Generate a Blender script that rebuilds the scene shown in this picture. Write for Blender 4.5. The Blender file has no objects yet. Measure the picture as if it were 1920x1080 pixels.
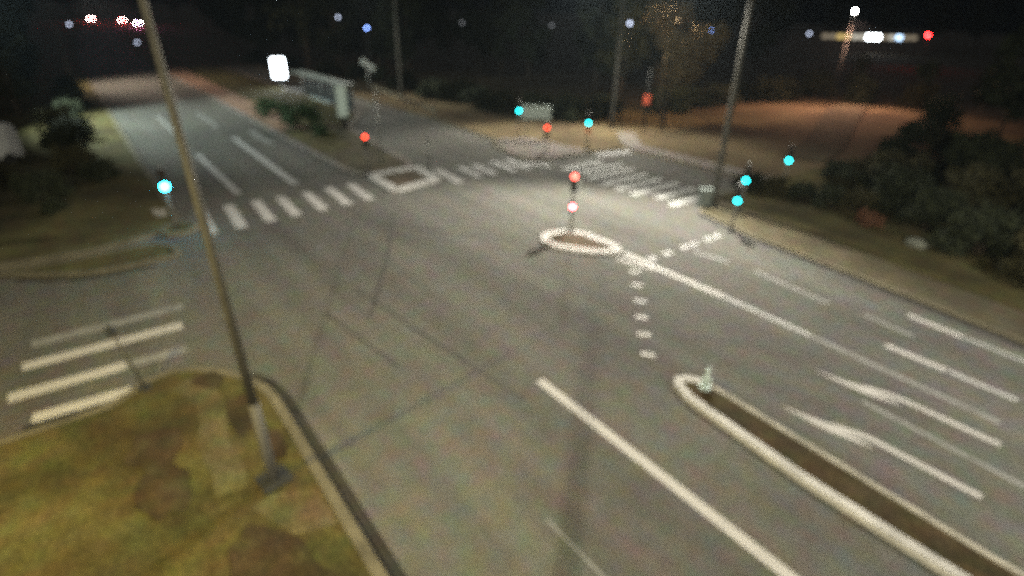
import bpy, bmesh, math, random
from mathutils import Vector, Matrix
random.seed(7)
R = math.radians
sc = bpy.context.scene
col = sc.collection

# ------------------------------------------------------------------ camera
# world axes: X runs along the main road towards the lower right of the photo, Y across it towards the upper right
cd = bpy.data.cameras.new('camera')
cam = bpy.data.objects.new('camera', cd); col.objects.link(cam)
cr = Vector((.60784, .79382, .01952)); cu = Vector((-.36496, .25745, .89472)); cf = Vector((-.70522, .55098, -.44620))
m4 = Matrix((cr, cu, -cf)).transposed().to_4x4()
m4.translation = Vector((0, 0, 9))
cam.matrix_world = m4
cd.sensor_width = 36; cd.lens = 1025 / 1920 * 36
cd.clip_start = .05; cd.clip_end = 3000
cd.dof.use_dof = True                        # the photograph's lens is focused far too near
cd.dof.focus_distance = 1.0
cd.dof.aperture_fstop = 1.3
cd.dof.aperture_blades = 0
sc.camera = cam

# ------------------------------------------------------------------ night sky
w = bpy.data.worlds.new('World'); sc.world = w; w.use_nodes = True
nt = w.node_tree
sky = nt.nodes.new('ShaderNodeTexSky'); sky.sky_type = 'NISHITA'; sky.sun_disc = False
sky.sun_elevation = R(-1.7); sky.sun_rotation = R(140)
bg = nt.nodes['Background']; bg.inputs['Strength'].default_value = .15
nt.links.new(sky.outputs[0], bg.inputs['Color'])
sc.view_settings.view_transform = 'Standard'; sc.view_settings.look = 'None'
sc.view_settings.exposure = 1.0; sc.view_settings.gamma = 1
sc.cycles.use_denoising = False              # the grain of a night exposure stays
sc.cycles.use_adaptive_sampling = False
sc.cycles.max_bounces = 4
sc.cycles.sample_clamp_indirect = 2.0

# ------------------------------------------------------------------ materials
def mat(name, colour, rough=.8, metal=0, var=0, scale=3, bump=0, bscale=30, detail=4, spec=.3):
    m = bpy.data.materials.new(name); m.use_nodes = True
    n = m.node_tree.nodes; l = m.node_tree.links; b = n['Principled BSDF']
    b.inputs['Base Color'].default_value = (*colour, 1); b.inputs['Roughness'].default_value = rough
    b.inputs['Metallic'].default_value = metal; b.inputs['Specular IOR Level'].default_value = spec
    tc = n.new('ShaderNodeTexCoord')
    if var:
        t = n.new('ShaderNodeTexNoise'); t.inputs['Scale'].default_value = scale; t.inputs['Detail'].default_value = detail
        l.new(tc.outputs['Object'], t.inputs['Vector'])
        r = n.new('ShaderNodeValToRGB')
        r.color_ramp.elements[0].position = .3; r.color_ramp.elements[1].position = .7
        r.color_ramp.elements[0].color = (*[c * (1 - var) for c in colour], 1)
        r.color_ramp.elements[1].color = (*[c * (1 + var) for c in colour], 1)
        l.new(t.outputs['Fac'], r.inputs['Fac']); l.new(r.outputs['Color'], b.inputs['Base Color'])
    if bump:
        t2 = n.new('ShaderNodeTexNoise'); t2.inputs['Scale'].default_value = bscale
        l.new(tc.outputs['Object'], t2.inputs['Vector'])
        bp = n.new('ShaderNodeBump'); bp.inputs['Strength'].default_value = bump; bp.inputs['Distance'].default_value = .03
        l.new(t2.outputs['Fac'], bp.inputs['Height']); l.new(bp.outputs['Normal'], b.inputs['Normal'])
    return m

def ramp_node(n, stops):
    r = n.new('ShaderNodeValToRGB'); e = r.color_ramp.elements
    while len(e) < len(stops): e.new(.5)
    for k, (p, c) in enumerate(stops):
        e[k].position = p; e[k].color = (*c, 1)
    return r

def ground_mat(name, a, b_, c, scale, fine, rough=.95, lanes=False):
    """three tones in big patches, broken by a finer noise"""
    m = bpy.data.materials.new(name); m.use_nodes = True
    n = m.node_tree.nodes; l = m.node_tree.links; b = n['Principled BSDF']
    b.inputs['Roughness'].default_value = rough; b.inputs['Specular IOR Level'].default_value = .1
    tc = n.new('ShaderNodeTexCoord')
    t = n.new('ShaderNodeTexNoise'); t.inputs['Scale'].default_value = scale; t.inputs['Detail'].default_value = 5; t.inputs['Roughness'].default_value = .6
    t2 = n.new('ShaderNodeTexNoise'); t2.inputs['Scale'].default_value = fine; t2.inputs['Detail'].default_value = 4
    l.new(tc.outputs['Object'], t.inputs['Vector']); l.new(tc.outputs['Object'], t2.inputs['Vector'])
    r = ramp_node(n, [(.33, a), (.5, b_), (.68, c)])
    l.new(t.outputs['Fac'], r.inputs['Fac'])
    r2 = ramp_node(n, [(.3, (.62, .62, .62)), (.7, (1.3, 1.3, 1.3))])
    l.new(t2.outputs['Fac'], r2.inputs['Fac'])
    mx = n.new('ShaderNodeMixRGB'); mx.blend_type = 'MULTIPLY'; mx.inputs[0].default_value = 1
    l.new(r.outputs['Color'], mx.inputs[1]); l.new(r2.outputs['Color'], mx.inputs[2])
    out = mx.outputs[0]
    for sc_, am in ((2.3, .62), (.8, .26)):          # blotches of dust, oil and moss
        t4 = n.new('ShaderNodeTexNoise'); t4.inputs['Scale'].default_value = sc_; t4.inputs['Detail'].default_value = 3
        l.new(tc.outputs['Object'], t4.inputs['Vector'])
        sh = n.new('ShaderNodeVectorMath'); sh.operation = 'MULTIPLY_ADD'
        sh.inputs[1].default_value = (am * 1.0, am * .9, am * 1.2); sh.inputs[2].default_value = (1 - am * .5, 1 - am * .45, 1 - am * .6)
        l.new(t4.outputs['Color'], sh.inputs[0])
        m3 = n.new('ShaderNodeMixRGB'); m3.blend_type = 'MULTIPLY'; m3.inputs[0].default_value = 1
        l.new(out, m3.inputs[1]); l.new(sh.outputs[0], m3.inputs[2]); out = m3.outputs[0]
    if lanes:
        mp = n.new('ShaderNodeMapping'); mp.inputs['Scale'].default_value = (.035, .75, 1)
        l.new(tc.outputs['Object'], mp.inputs['Vector'])
        t3 = n.new('ShaderNodeTexNoise'); t3.inputs['Scale'].default_value = 1.0; t3.inputs['Detail'].default_value = 5
        l.new(mp.outputs[0], t3.inputs['Vector'])
        r3 = ramp_node(n, [(.36, (.86, .86, .86)), (.62, (1.10, 1.10, 1.10))]); l.new(t3.outputs['Fac'], r3.inputs['Fac'])
        m2 = n.new('ShaderNodeMixRGB'); m2.blend_type = 'MULTIPLY'; m2.inputs[0].default_value = 1
        l.new(out, m2.inputs[1]); l.new(r3.outputs['Color'], m2.inputs[2]); out = m2.outputs[0]
    l.new(out, b.inputs['Base Color'])
    bp = n.new('ShaderNodeBump'); bp.inputs['Strength'].default_value = .6; bp.inputs['Distance'].default_value = .04
    l.new(t2.outputs['Fac'], bp.inputs['Height']); l.new(bp.outputs['Normal'], b.inputs['Normal'])
    return m

def paint_mat(name, colour, worn):
    """road paint rubbed through to the asphalt in places"""
    m = bpy.data.materials.new(name); m.use_nodes = True
    n = m.node_tree.nodes; l = m.node_tree.links; b = n['Principled BSDF']
    b.inputs['Roughness'].default_value = .75
    tc = n.new('ShaderNodeTexCoord')
    t = n.new('ShaderNodeTexNoise'); t.inputs['Scale'].default_value = 2.2; t.inputs['Detail'].default_value = 6; t.inputs['Roughness'].default_value = .7
    l.new(tc.outputs['Object'], t.inputs['Vector'])
    base = (.094, .090, .078)
    mid = tuple(base[i] + (colour[i] - base[i]) * (1 - worn) for i in range(3))
    r = ramp_node(n, [(.3, tuple(base[i] + (colour[i] - base[i]) * max(0, 1 - 1.7 * worn) for i in range(3))), (.5, mid), (.66, tuple(min(.85, k * 1.08) for k in mid))])
    l.new(t.outputs['Fac'], r.inputs['Fac']); l.new(r.outputs['Color'], b.inputs['Base Color'])
    return m

def emit_mat(name, colour, strength, base=None):
    m = bpy.data.materials.new(name); m.use_nodes = True
    n = m.node_tree.nodes; l = m.node_tree.links; b = n['Principled BSDF']
    b.inputs['Base Color'].default_value = (*(base or colour), 1); b.inputs['Roughness'].default_value = .3
    b.inputs['Emission Color'].default_value = (*colour, 1); b.inputs['Emission Strength'].default_value = strength
    return m

def leaf_mat(name, a, b_):
    m = bpy.data.materials.new(name); m.use_nodes = True
    n = m.node_tree.nodes; l = m.node_tree.links; b = n['Principled BSDF']
    b.inputs['Roughness'].default_value = .75; b.inputs['Specular IOR Level'].default_value = .15
    g = n.new('ShaderNodeNewGeometry')
    r = ramp_node(n, [(0, a), (1, b_)])
    l.new(g.outputs['Random Per Island'], r.inputs['Fac']); l.new(r.outputs['Color'], b.inputs['Base Color'])
    return m

M = dict(
    grass=ground_mat('grass', (.040, .033, .016), (.064, .055, .023), (.094, .082, .033), .35, 9),
    lawn=ground_mat('lawn', (.031, .025, .010), (.055, .046, .016), (.086, .074, .026), .42, 11),
    bank=ground_mat('bank', (.055, .040, .024), (.090, .068, .038), (.13, .10, .055), .16, 5),
    soil=ground_mat('soil', (.026, .019, .010), (.038, .028, .014), (.056, .042, .02), 1.1, 12),
    trodden=ground_mat('trodden earth', (.056, .047, .021), (.077, .066, .030), (.098, .084, .04), .9, 12),
    asphalt=ground_mat('asphalt', (.078, .075, .066), (.094, .090, .078), (.110, .106, .091), .11, 40, .85, True),
    gutter=ground_mat('gutter grime', (.022, .021, .018), (.03, .028, .023), (.042, .039, .032), 1.2, 20),
    tar_shade=mat('tar and shade', (.036, .034, .031), .8, var=.25, scale=1.5),  # tar tone, kept dark to stand in for pole shadows too
    pavement=ground_mat('pavement', (.050, .043, .027), (.068, .058, .036), (.088, .075, .048), .5, 20),
    palepave=ground_mat('pale paving', (.13, .115, .10), (.16, .14, .125), (.19, .17, .15), .5, 20),
    redpave=ground_mat('reddish paving', (.16, .10, .07), (.21, .135, .095), (.25, .165, .12), .4, 14),
    concrete=mat('concrete', (.26, .24, .20), .9, var=.25, scale=2.5, bump=.4),
    kerb=mat('kerb stone', (.098, .085, .055), .9, var=.3, scale=1.7, bump=.4),
    whitekerb=mat('white painted kerb', (.35, .335, .315), .8, var=.22, scale=2.3, bump=.3),
    islandfill=ground_mat('island paving', (.062, .048, .034), (.078, .062, .044), (.095, .077, .054), .7, 14),
    paint=paint_mat('road paint', (.38, .36, .34), .14),
    zebrapaint=paint_mat('zebra paint', (.36, .36, .34), .12),
    paint2=paint_mat('worn road paint', (.42, .41, .40), .38),
    paint3=paint_mat('faint road paint', (.40, .40, .39), .74),
    sleeve=mat('weathered zinc sleeve', (.088, .082, .070), .7, .1, var=.15, scale=4),
    lamppole=mat('weathered lamp pole', (.058, .055, .046), .75, .05, var=.2, scale=3),
    steel=mat('galvanised steel', (.21, .21, .20), .55, .6, var=.15, scale=4),
    mast=mat('grey green mast paint', (.046, .041, .029), .7, .05, var=.2, scale=3),
    black=mat('black housing', (.012, .013, .013), .5),
    darkmetal=mat('dark metal', (.03, .03, .028), .6, .3, var=.2),
    canopy=mat('canopy sheet', (.13, .15, .14), .6, .1, var=.1),
    signback=mat('grey sign back', (.42, .50, .49), .6, .2, var=.08),
    pale=mat('pale enamel', (.40, .42, .40), .5, var=.06),
    orange=mat('orange panel', (.65, .16, .06), .6),
    redsign=mat('red panel', (.55, .08, .04), .6),
    glass=mat('dark glass', (.02, .025, .03), .15, spec=.6),
    dead=mat('dark lens', (.02, .012, .008), .25),
    bark=mat('bark', (.055, .042, .03), .9, var=.35, scale=6, bump=.6),
    leafdark=leaf_mat('dark leaves', (.012, .016, .010), (.035, .040, .018)),
    leafbush=leaf_mat('bush leaves', (.022, .045, .020), (.05, .085, .035)),
    leafolive=leaf_mat('olive leaves', (.022, .021, .010), (.058, .052, .022)),
    leafyellow=leaf_mat('yellow leaves', (.09, .068, .038), (.19, .15, .08)),
    leafrust=leaf_mat('rusty leaves', (.05, .022, .012), (.13, .062, .034)),
    stone=mat('pale stone', (.13, .135, .11), .9, var=.2, scale=2, bump=.4),
    carred=mat('dark red car paint', (.10, .02, .02), .35), cargrey=mat('grey car paint', (.12, .12, .13), .35),
    carblue=mat('blue car paint', (.03, .05, .10), .35), tyre=mat('tyre rubber', (.015, .015, .015), .9),
    van=mat('white van paint', (.42, .43, .43), .4, var=.05),
    wallb=mat('building wall', (.12, .11, .10), .9, var=.15, scale=.6),
    green=emit_mat('green signal light', (.015, .95, 1.0), 9, (.02, .2, .2)),
    greenbright=emit_mat('strong green signal light', (.018, .62, 1.0), 55, (.02, .2, .2)),
    red=emit_mat('red signal light', (1.0, .055, .022), 6.5, (.3, .02, .02)),
    redpink=emit_mat('red signal light seen head on', (1.0, .10, .07), 7, (.3, .02, .02)),
    redbright=emit_mat('strong red signal light', (1.0, .028, .034), 75, (.3, .02, .02)),
    tail=emit_mat('tail lamp', (1.0, .06, .055), 800),
    tailblue=emit_mat('cool tail lamp', (.75, .22, .50), 650),
    lampwhite=emit_mat('lamp lens white', (1.0, .93, .82), 40),
    lampyellow=emit_mat('lamp lens yellow', (1.0, .78, .40), 40),
    lamporange=emit_mat('lamp lens orange', (1.0, .72, .45), 3),
    adlight=emit_mat('lit poster', (.86, .94, 1.0), 5.5),
    pylonlight=emit_mat('dim lit pylon face', (.55, .68, .62), .06),
    farblue=emit_mat('cool far lamp', (.24, .40, 1.0), 7),
    farpale=emit_mat('pale far lamp', (.55, .62, .80), 3.2),
    fardim=emit_mat('dim far lamp', (.55, .58, .62), .8),
    farwhite=emit_mat('bright far lamp', (1.0, .90, .80), 90),
    farred=emit_mat('far red lamp', (1.0, .012, .012), 70),
    winyellow=emit_mat('yellow lit window', (.85, .62, .22), .55), winpale=emit_mat('pale lit window', (.8, .75, .62), .5),
    winwhite=emit_mat('bright lit window', (.9, .97, 1.0), 14), winblue=emit_mat('blue lit window', (.5, .72, 1.0), 2.2),
    windim=emit_mat('dim lit window', (.6, .5, .35), .25),
)

# ------------------------------------------------------------------ mesh helpers
class MB:
    def __init__(s): s.bm = bmesh.new()
    def box(s, c, size, rz=0, tilt=None):
        mx = Matrix.Translation(c) @ Matrix.Rotation(rz, 4, 'Z')
        if tilt: mx = mx @ Matrix.Rotation(tilt[0], 4, tilt[1])
        bmesh.ops.create_cube(s.bm, size=1, matrix=mx @ Matrix.Diagonal((*size, 1))); return s
    def tube(s, pts, rad, seg=10, caps=True):
        pts = [Vector(p) for p in pts]
        if not hasattr(rad, '__len__'): rad = [rad] * len(pts)
        rings = []
        for i, p in enumerate(pts):
            t = (pts[min(i + 1, len(pts) - 1)] - pts[max(i - 1, 0)]).normalized()
            a = t.orthogonal().normalized() if abs(t.z) < .95 else Vector((1, 0, 0)); a = (a - t * a.dot(t)).normalized(); b = t.cross(a)
            rings.append([s.bm.verts.new(p + (a * math.cos(k * 2 * math.pi / seg) + b * math.sin(k * 2 * math.pi / seg)) * rad[i]) for k in range(seg)])
        for i in range(len(rings) - 1):
            for k in range(seg):
                s.bm.faces.new((rings[i][k], rings[i][(k + 1) % seg], rings[i + 1][(k + 1) % seg], rings[i + 1][k]))
        if caps: s.bm.faces.new(rings[0][::-1]); s.bm.faces.new(rings[-1])
        return s
    def poly(s, pts, z):
        f = s.bm.faces.new([s.bm.verts.new((p[0], p[1], p[2] if len(p) > 2 else z)) for p in pts])
        f.normal_update()
        if f.normal.z < 0: f.normal_flip()
        bmesh.ops.triangulate(s.bm, faces=[f]); return s
    def prism(s, pts, z0, z1):
        lo = [s.bm.verts.new((p[0], p[1], z0)) for p in pts]; hi = [s.bm.verts.new((p[0], p[1], z1)) for p in pts]
        n = len(pts)
        for i in range(n): s.bm.faces.new((lo[i], lo[(i + 1) % n], hi[(i + 1) % n], hi[i]))
        f = s.bm.faces.new(hi); g = s.bm.faces.new(lo[::-1])
        bmesh.ops.triangulate(s.bm, faces=[f, g]); return s
    def band(s, pts, width, z0, z1, closed=False, side=1):
        """a solid band running along pts, spreading to one side of it (side 0: centred)"""
        P = [Vector(p[:2]) for p in pts]; n = len(P); off = []
        for i in range(n):
            a = P[i - 1] if (closed or i) else P[i]; b = P[(i + 1) % n] if (closed or i < n - 1) else P[i]
            d1 = (P[i] - a).normalized() if (P[i] - a).length else (b - P[i]).normalized()
            d2 = (b - P[i]).normalized() if (b - P[i]).length else d1
            nn = Vector((-(d1 + d2).y, (d1 + d2).x)).normalized()
            k = max(.5, nn.dot(Vector((-d1.y, d1.x))))
            off.append(nn / k)
        A = [P[i] - off[i] * (width / 2 if side == 0 else 0) for i in range(n)]
        B = [P[i] + off[i] * (width / 2 if side == 0 else width * side) for i in range(n)]
        va = [[s.bm.verts.new((q.x, q.y, z)) for q in L] for L in (A, B) for z in (z0, z1)]
        a0, a1, b0, b1 = va
        m = n if closed else n - 1
        for i in range(m):
            j = (i + 1) % n
            s.bm.faces.new((a1[i], a1[j], b1[j], b1[i])); s.bm.faces.new((a0[i], a0[j], a1[j], a1[i])); s.bm.faces.new((b0[i], b1[i], b1[j], b0[j]))
        if not closed:
            s.bm.faces.new((a0[0], a1[0], b1[0], b0[0])); s.bm.faces.new((a0[-1], b0[-1], b1[-1], a1[-1]))
        return s
    def disc(s, c, nrm, r, seg=16):
        n = Vector(nrm).normalized(); a = n.orthogonal().normalized(); b = n.cross(a); c = Vector(c)
        s.bm.faces.new([s.bm.verts.new(c + (a * math.cos(k * 2 * math.pi / seg) + b * math.sin(k * 2 * math.pi / seg)) * r) for k in range(seg)]); return s
    def ball(s, c, r, sub=2, scale=(1, 1, 1)):
        bmesh.ops.create_icosphere(s.bm, subdivisions=sub, radius=r, matrix=Matrix.Translation(c) @ Matrix.Diagonal((*scale, 1))); return s
    def build(s, name, material, parent=None, smooth=False, bevel=0):
        if not all(abs(x) < 1e6 for v in s.bm.verts for x in v.co): raise ValueError(name)
        me = bpy.data.meshes.new(name)
        s.bm.normal_update()
        s.bm.to_mesh(me); s.bm.free()
        me.materials.append(material)
        if smooth:
            for p in me.polygons: p.use_smooth = True
        o = bpy.data.objects.new(name, me); col.objects.link(o)
        if bevel:
            b = o.modifiers.new('bevel', 'BEVEL'); b.width = bevel; b.segments = 2
        if parent: o.parent = parent
        return o

def tag(o, label, cat, group=None):
    o['label'] = label; o['category'] = cat
    if group: o['group'] = group
    return o
def thing(name, label, cat, loc, rz=0, group=None):
    o = bpy.data.objects.new(name, None); col.objects.link(o); o.empty_display_size = .2
    o.location = loc; o.rotation_euler = (0, 0, rz)
    return tag(o, label, cat, group)
def structure(o): o['kind'] = 'structure'; return o
def dup(root, loc, rz, label, scale=None, group=None):
    r = root.copy(); col.objects.link(r); r.location = loc; r.rotation_euler = (0, 0, rz); r['label'] = label
    if scale: r.scale = scale
    if group: r['group'] = group
    for ch in root.children:
        c = ch.copy(); col.objects.link(c); c.parent = r
        for g in ch.children:
            d = g.copy(); col.objects.link(d); d.parent = c
    return r
def smooth_line(pts, n=6):
    """Catmull-Rom through the points"""
    out = []
    P = [Vector(p) for p in pts]
    for i in range(len(P) - 1):
        p0 = P[max(i - 1, 0)]; p1 = P[i]; p2 = P[i + 1]; p3 = P[min(i + 2, len(P) - 1)]
        for k in range(n):
            t = k / n
            out.append(.5 * ((2 * p1) + (p2 - p0) * t + (2 * p0 - 5 * p1 + 4 * p2 - p3) * t * t + (3 * p1 - p0 - 3 * p2 + p3) * t ** 3))
    out.append(P[-1]); return out
def smooth_loop(pts, n=5):
    L = len(pts); out = []
    P = [Vector(p) for p in pts]
    for i in range(L):
        p0, p1, p2, p3 = P[i - 1], P[i], P[(i + 1) % L], P[(i + 2) % L]
        for k in range(n):
            t = k / n
            out.append(.5 * ((2 * p1) + (p2 - p0) * t + (2 * p0 - 5 * p1 + 4 * p2 - p3) * t * t + (3 * p1 - p0 - 3 * p2 + p3) * t ** 3))
    return out

# ------------------------------------------------------------------ terrain
def knots_rise(u):
    if u > -110: return 0
    t = min(1, (-110 - u) / 150); return 4.3 * t * t * (3 - 2 * t) + max(0, (-u - 260)) * .02
def height(u, v):
    k = math.floor(u / 10) * 10; t = (u - k) / 10
    z = knots_rise(k) * (1 - t) + knots_rise(k + 10) * t
    if v > 35: z += 1.5 * math.exp(-((u + 22) / 11) ** 2 - ((v - 60) / 13) ** 2)
    return z
mb = MB()
us = list(range(-700, -310, 30)) + list(range(-310, 60, 5)) + list(range(60, 401, 40))
vs = list(range(-300, -60, 40)) + list(range(-60, 120, 5)) + list(range(120, 721, 40))
grid = [[mb.bm.verts.new((u, v, height(u, v) - .02)) for v in vs] for u in us]
for i in range(len(us) - 1):
    for j in range(len(vs) - 1):
        mb.bm.faces.new((grid[i][j], grid[i + 1][j], grid[i + 1][j + 1], grid[i][j + 1]))
ground = structure(mb.build('ground', M['bank'], smooth=True))

# ------------------------------------------------------------------ roads
near_corner = [(-12.6, 2.28), (-13.3, 2.16), (-14.0, 1.86), (-14.75, 1.38), (-15.25, .85), (-15.48, .3), (-15.42, -.25), (-15.05, -.7), (-14.7, -1.3), (-14.65, -3)]
left_corner = [(-26.7, -3.5), (-26.55, -1.4), (-26.9, .4), (-27.5, 1.7), (-28.4, 2.45), (-29.6, 2.65)]
right_corner = [(-16.9, 32.4), (-16.7, 28), (-16.3, 25.6), (-15.5, 24.3)]
far_kerb = [(-15.5, 24.3), (-12.1, 23.25), (-7.2, 22.7), (-3.5, 22.12), (-1.6, 21.8), (8, 20.6), (40, 20.0)]
road_outline = ([(40, 2.28)] + near_corner + [(-14.65, -60), (-26.9, -60)] + left_corner + [(-110, 2.6), (-110, 12.4), (-33.5, 12.4),
                (-31.9, 12.75), (-31.5, 13.6), (-31.7, 16.4), (-33, 17.0), (-47, 18.6), (-53, 22.2), (-110, 22.2), (-110, 26.9), (-48, 26.6), (-36.5, 26.2),
                (-34.6, 24.7), (-31.4, 24.0), (-29.4, 24.0), (-28.6, 25.5), (-28.3, 32.6)] + right_corner + far_kerb[1:])
mb = MB(); mb.poly(road_outline, .006)
us2 = [-110 - 10 * k for k in range(0, 29)]
def bend(u): return max(0, -u - 110) ** 2 * .00042
for a, b in ((2.6, 12.4),):
    for k in range(len(us2) - 1):
        q = []
        for (u, v) in ((us2[k], a), (us2[k], b), (us2[k + 1], b), (us2[k + 1], a)):
            q.append((u, v + bend(u), knots_rise(u) + .02))
        mb.poly(q, 0)
road = structure(mb.build('road', M['asphalt']))

# kerbs along the carriageways (real steps)
mb = MB()
mb.band([(40, 2.28)] + near_corner + [(-14.65, -60)], .24, 0, .13, side=1)
structure(mb.build('kerb', M['kerb'], bevel=.02))
mb = MB()
mb.band([(-26.9, -60)] + left_corner + [(-110, 2.6)], .28, 0, .13, side=1)
structure(mb.build('kerb', M['kerb'], bevel=.02))
mb = MB()
mb.band(right_corner + far_kerb[1:], .22, 0, .12, side=1)
structure(mb.build('kerb', M['kerb'], bevel=.02))
mb = MB()
mb.band([(-110, 12.4), (-33.5, 12.4), (-31.9, 12.75), (-31.5, 13.6), (-31.7, 16.4), (-33, 17.0), (-47, 18.6), (-53, 22.2), (-110, 22.2)], .42, 0, .13, side=1)
structure(mb.build('kerb', M['palepave'], bevel=.02))
mb = MB()
mb.band([(-110, 26.9), (-48, 26.6), (-36.5, 26.2), (-34.6, 24.7), (-31.4, 24.0), (-29.4, 24.0), (-28.6, 25.5), (-28.3, 32.6)], .25, 0, .12, side=1)
structure(mb.build('kerb', M['kerb'], bevel=.02))
# dirt lying in the gutters
mb = MB()
mb.band([(40, 2.265), (-12.6, 2.265), (-13.35, 2.14), (-14.05, 1.83)] , .30, .0065, .0105, side=-1)
structure(mb.build('gutter', M['gutter']))
mb = MB(); mb.band(far_kerb, .35, .0065, .0105, side=-1)
structure(mb.build('gutter', M['tar_shade']))
mb = MB(); mb.band([(-27.2, -20), (-26.9, -3.5), (-26.75, -1.4), (-27.05, .3)], .30, .0065, .0105, side=-1)
structure(mb.build('gutter', M['gutter']))

# verges, pavements and medians
mb = MB(); mb.band([(-27.15, -2.2), (-26.93, -1.3), (-27.25, .3), (-27.85, 1.55), (-28.7, 2.2), (-30.2, 2.35)], .75, .116, .121, side=1)
structure(mb.build('pavement', M['trodden']))
mb = MB(); mb.prism([(40, 2.03)] + [(-12.6, 2.03), (-13.3, 1.92), (-13.9, 1.65), (-14.6, 1.2), (-15.05, .72), (-15.25, .25), (-15.2, -.15), (-14.87, -.54), (-14.47, -1.2), (-14.42, -3), (-14.42, -60), (40, -60)], -.03, .12)
structure(mb.build('grass_verge', M['lawn']))
mb = MB(); mb.prism([(-27.2, -60), (-26.98, -3.5), (-26.84, -1.4), (-27.18, .3), (-27.75, 1.5), (-28.5, 2.18), (-29.6, 2.36), (-110, 2.3), (-110, -60)], -.03, .115)
structure(mb.build('grass_verge', M['grass']))
mb = MB(); mb.prism([(-15.25, 24.48), (-12.0, 23.48), (-7.1, 22.93), (-3.4, 22.35), (-1.5, 22.03), (8, 20.83), (40, 20.23), (40, 22.6), (8, 23.2), (-1.0, 24.2), (-6, 25.1), (-14.6, 26.8), (-15.9, 27.6), (-16.2, 26.2)], -.03, .11)
structure(mb.build('pavement', M['pavement']))
mb = MB(); mb.prism([(-16.45, 28), (-15.9, 27.75), (-14.6, 26.95), (-6, 25.25), (-1, 24.35), (8, 23.35), (40, 22.75), (40, 42), (-16.6, 42)], -.03, .115)
structure(mb.build('grass_verge', M['grass']))
mb = MB(); mb.prism([(-110, 12.83), (-48, 12.83), (-48, 15.2), (-110, 15.8)], -.03, .115)
structure(mb.build('median', M['redpave']))
mb = MB(); mb.prism([(-110, 15.84), (-48, 15.24), (-48, 18.2), (-53.2, 21.75), (-110, 21.75)], -.03, .11)
structure(mb.build('median', M['grass']))
mb = MB(); mb.prism([(-47.98, 12.83), (-33.5, 12.83), (-32.2, 13.1), (-31.95, 13.7), (-32.1, 16.1), (-33.1, 16.55), (-47.0, 18.15), (-47.98, 18.15)], -.03, .113)
structure(mb.build('median', M['pavement']))
mb = MB(); mb.prism([(-47, 12.9), (-39, 12.9), (-38.4, 14.0), (-39.5, 15.8), (-47, 16.8)], .114, .135)
structure(mb.build('grass_patch', M['grass']))
mb = MB(); mb.prism([(-36.3, 26.5), (-34.4, 25.0), (-31.3, 24.3), (-29.6, 24.3), (-28.9, 25.6), (-28.75, 29.5), (-34.8, 29.0)], -.03, .11)
structure(mb.build('pavement', M['palepave']))
mb = MB(); mb.band([(-16.8, 32.9), (-20.0, 32.8), (-28.3, 33.1), (-30.4, 34.6), (-33, 37)], 1.5, -.03, .10, side=-1)
structure(mb.build('footpath', M['palepave']))
# footpath climbing through the lit clearing on the right
mb = MB()
path = smooth_line([(-18.5, 40.5), (-19.4, 45.5), (-21.5, 52), (-24.5, 61), (-27.5, 72)], 5)
for k in range(len(path) - 1):
    a, b = path[k], path[k + 1]; n = Vector((-(b - a).y, (b - a).x)).normalized() * 1.5
    mb.poly([(p.x, p.y, height(p.x, p.y) + .06) for p in (a - n, a + n, b + n, b - n)], 0)
structure(mb.build('footpath', M['pavement']))

# trodden earth, bare soil, pole footing on the near verge
def blotch(cx, cy, rx, ry, n=14, rot=0, j=.2):
    out = []
    for k in range(n):
        a = 2 * math.pi * k / n; q = 1 + random.uniform(-j, j)
        x, y = rx * math.cos(a) * q, ry * math.sin(a) * q
        out.append((cx + x * math.cos(rot) - y * math.sin(rot), cy + x * math.sin(rot) + y * math.cos(rot)))
    return smooth_loop(out, 3)
mb = MB(); mb.band(smooth_line([(-14.6, .35), (-13.7, .75), (-12.6, .75), (-11.6, .55), (-10.6, .62), (-9.9, .55)], 5), .62, .1205, .126, side=0)
structure(mb.build('trodden_path', M['trodden']))
mb = MB(); mb.poly(blotch(-14.35, .95, .5, .36, rot=.6), .1293)
mb.poly(blotch(-12.35, 1.32, .85, .36, rot=-.05), .1301); mb.poly(blotch(-11.0, 1.62, .8, .26, rot=0), .1309)
mb.poly(blotch(-12.2, -.55, .7, .55), .1317); mb.poly(blotch(-10.8, -.55, .9, .45), .1325); mb.poly(blotch(-8.1, .55, .7, .5), .1333)
mb.poly(blotch(-7.0, .75, 1.4, .75), .1341)
structure(mb.build('soil_patch', M['soil']))
mb = MB(); mb.prism([(-9.25, .72), (-8.1, 1.22), (-7.85, 1.98), (-8.9, 1.98), (-9.35, 1.2)], .10, .135)
structure(mb.build('concrete_slab', M['trodden'], bevel=.01))

# low kerbed strip at the left corner
strip = smooth_loop([(-26.35, -4.2), (-25.6, -3.5), (-24.7, -2.2), (-24.15, -1.0), (-24.1, .8), (-24.3, 1.75), (-24.9, 2.0), (-26.0, 1.5), (-26.3, .2), (-26.2, -1.6)], 4)
sc_ = Vector((-25.3, -.8))
inn = [(p - sc_) * .86 + sc_ for p in strip]
mb = MB(); mb.prism(inn, -.02, .085); structure(mb.build('grass_strip', M['grass']))
ar = sum(strip[i - 1].x * strip[i].y - strip[i].x * strip[i - 1].y for i in range(len(strip)))
mb = MB(); mb.band(strip if ar > 0 else strip[::-1], .26, -.02, .11, closed=True, side=1); structure(mb.build('kerb', M['kerb'], bevel=.02))
mb = MB(); mb.band([(-25.2, -3.3), (-24.3, -2.1), (-23.85, -1.0), (-23.8, .9)], .25, .0065, .0105, side=0); structure(mb.build('gutter', M['gutter']))
mb = MB(); mb.poly([(-31.2, 1.7), (-29.9, 1.75), (-29.5, 2.2), (-30.9, 2.3)], .128); structure(mb.build('pavement', M['concrete']))
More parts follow.
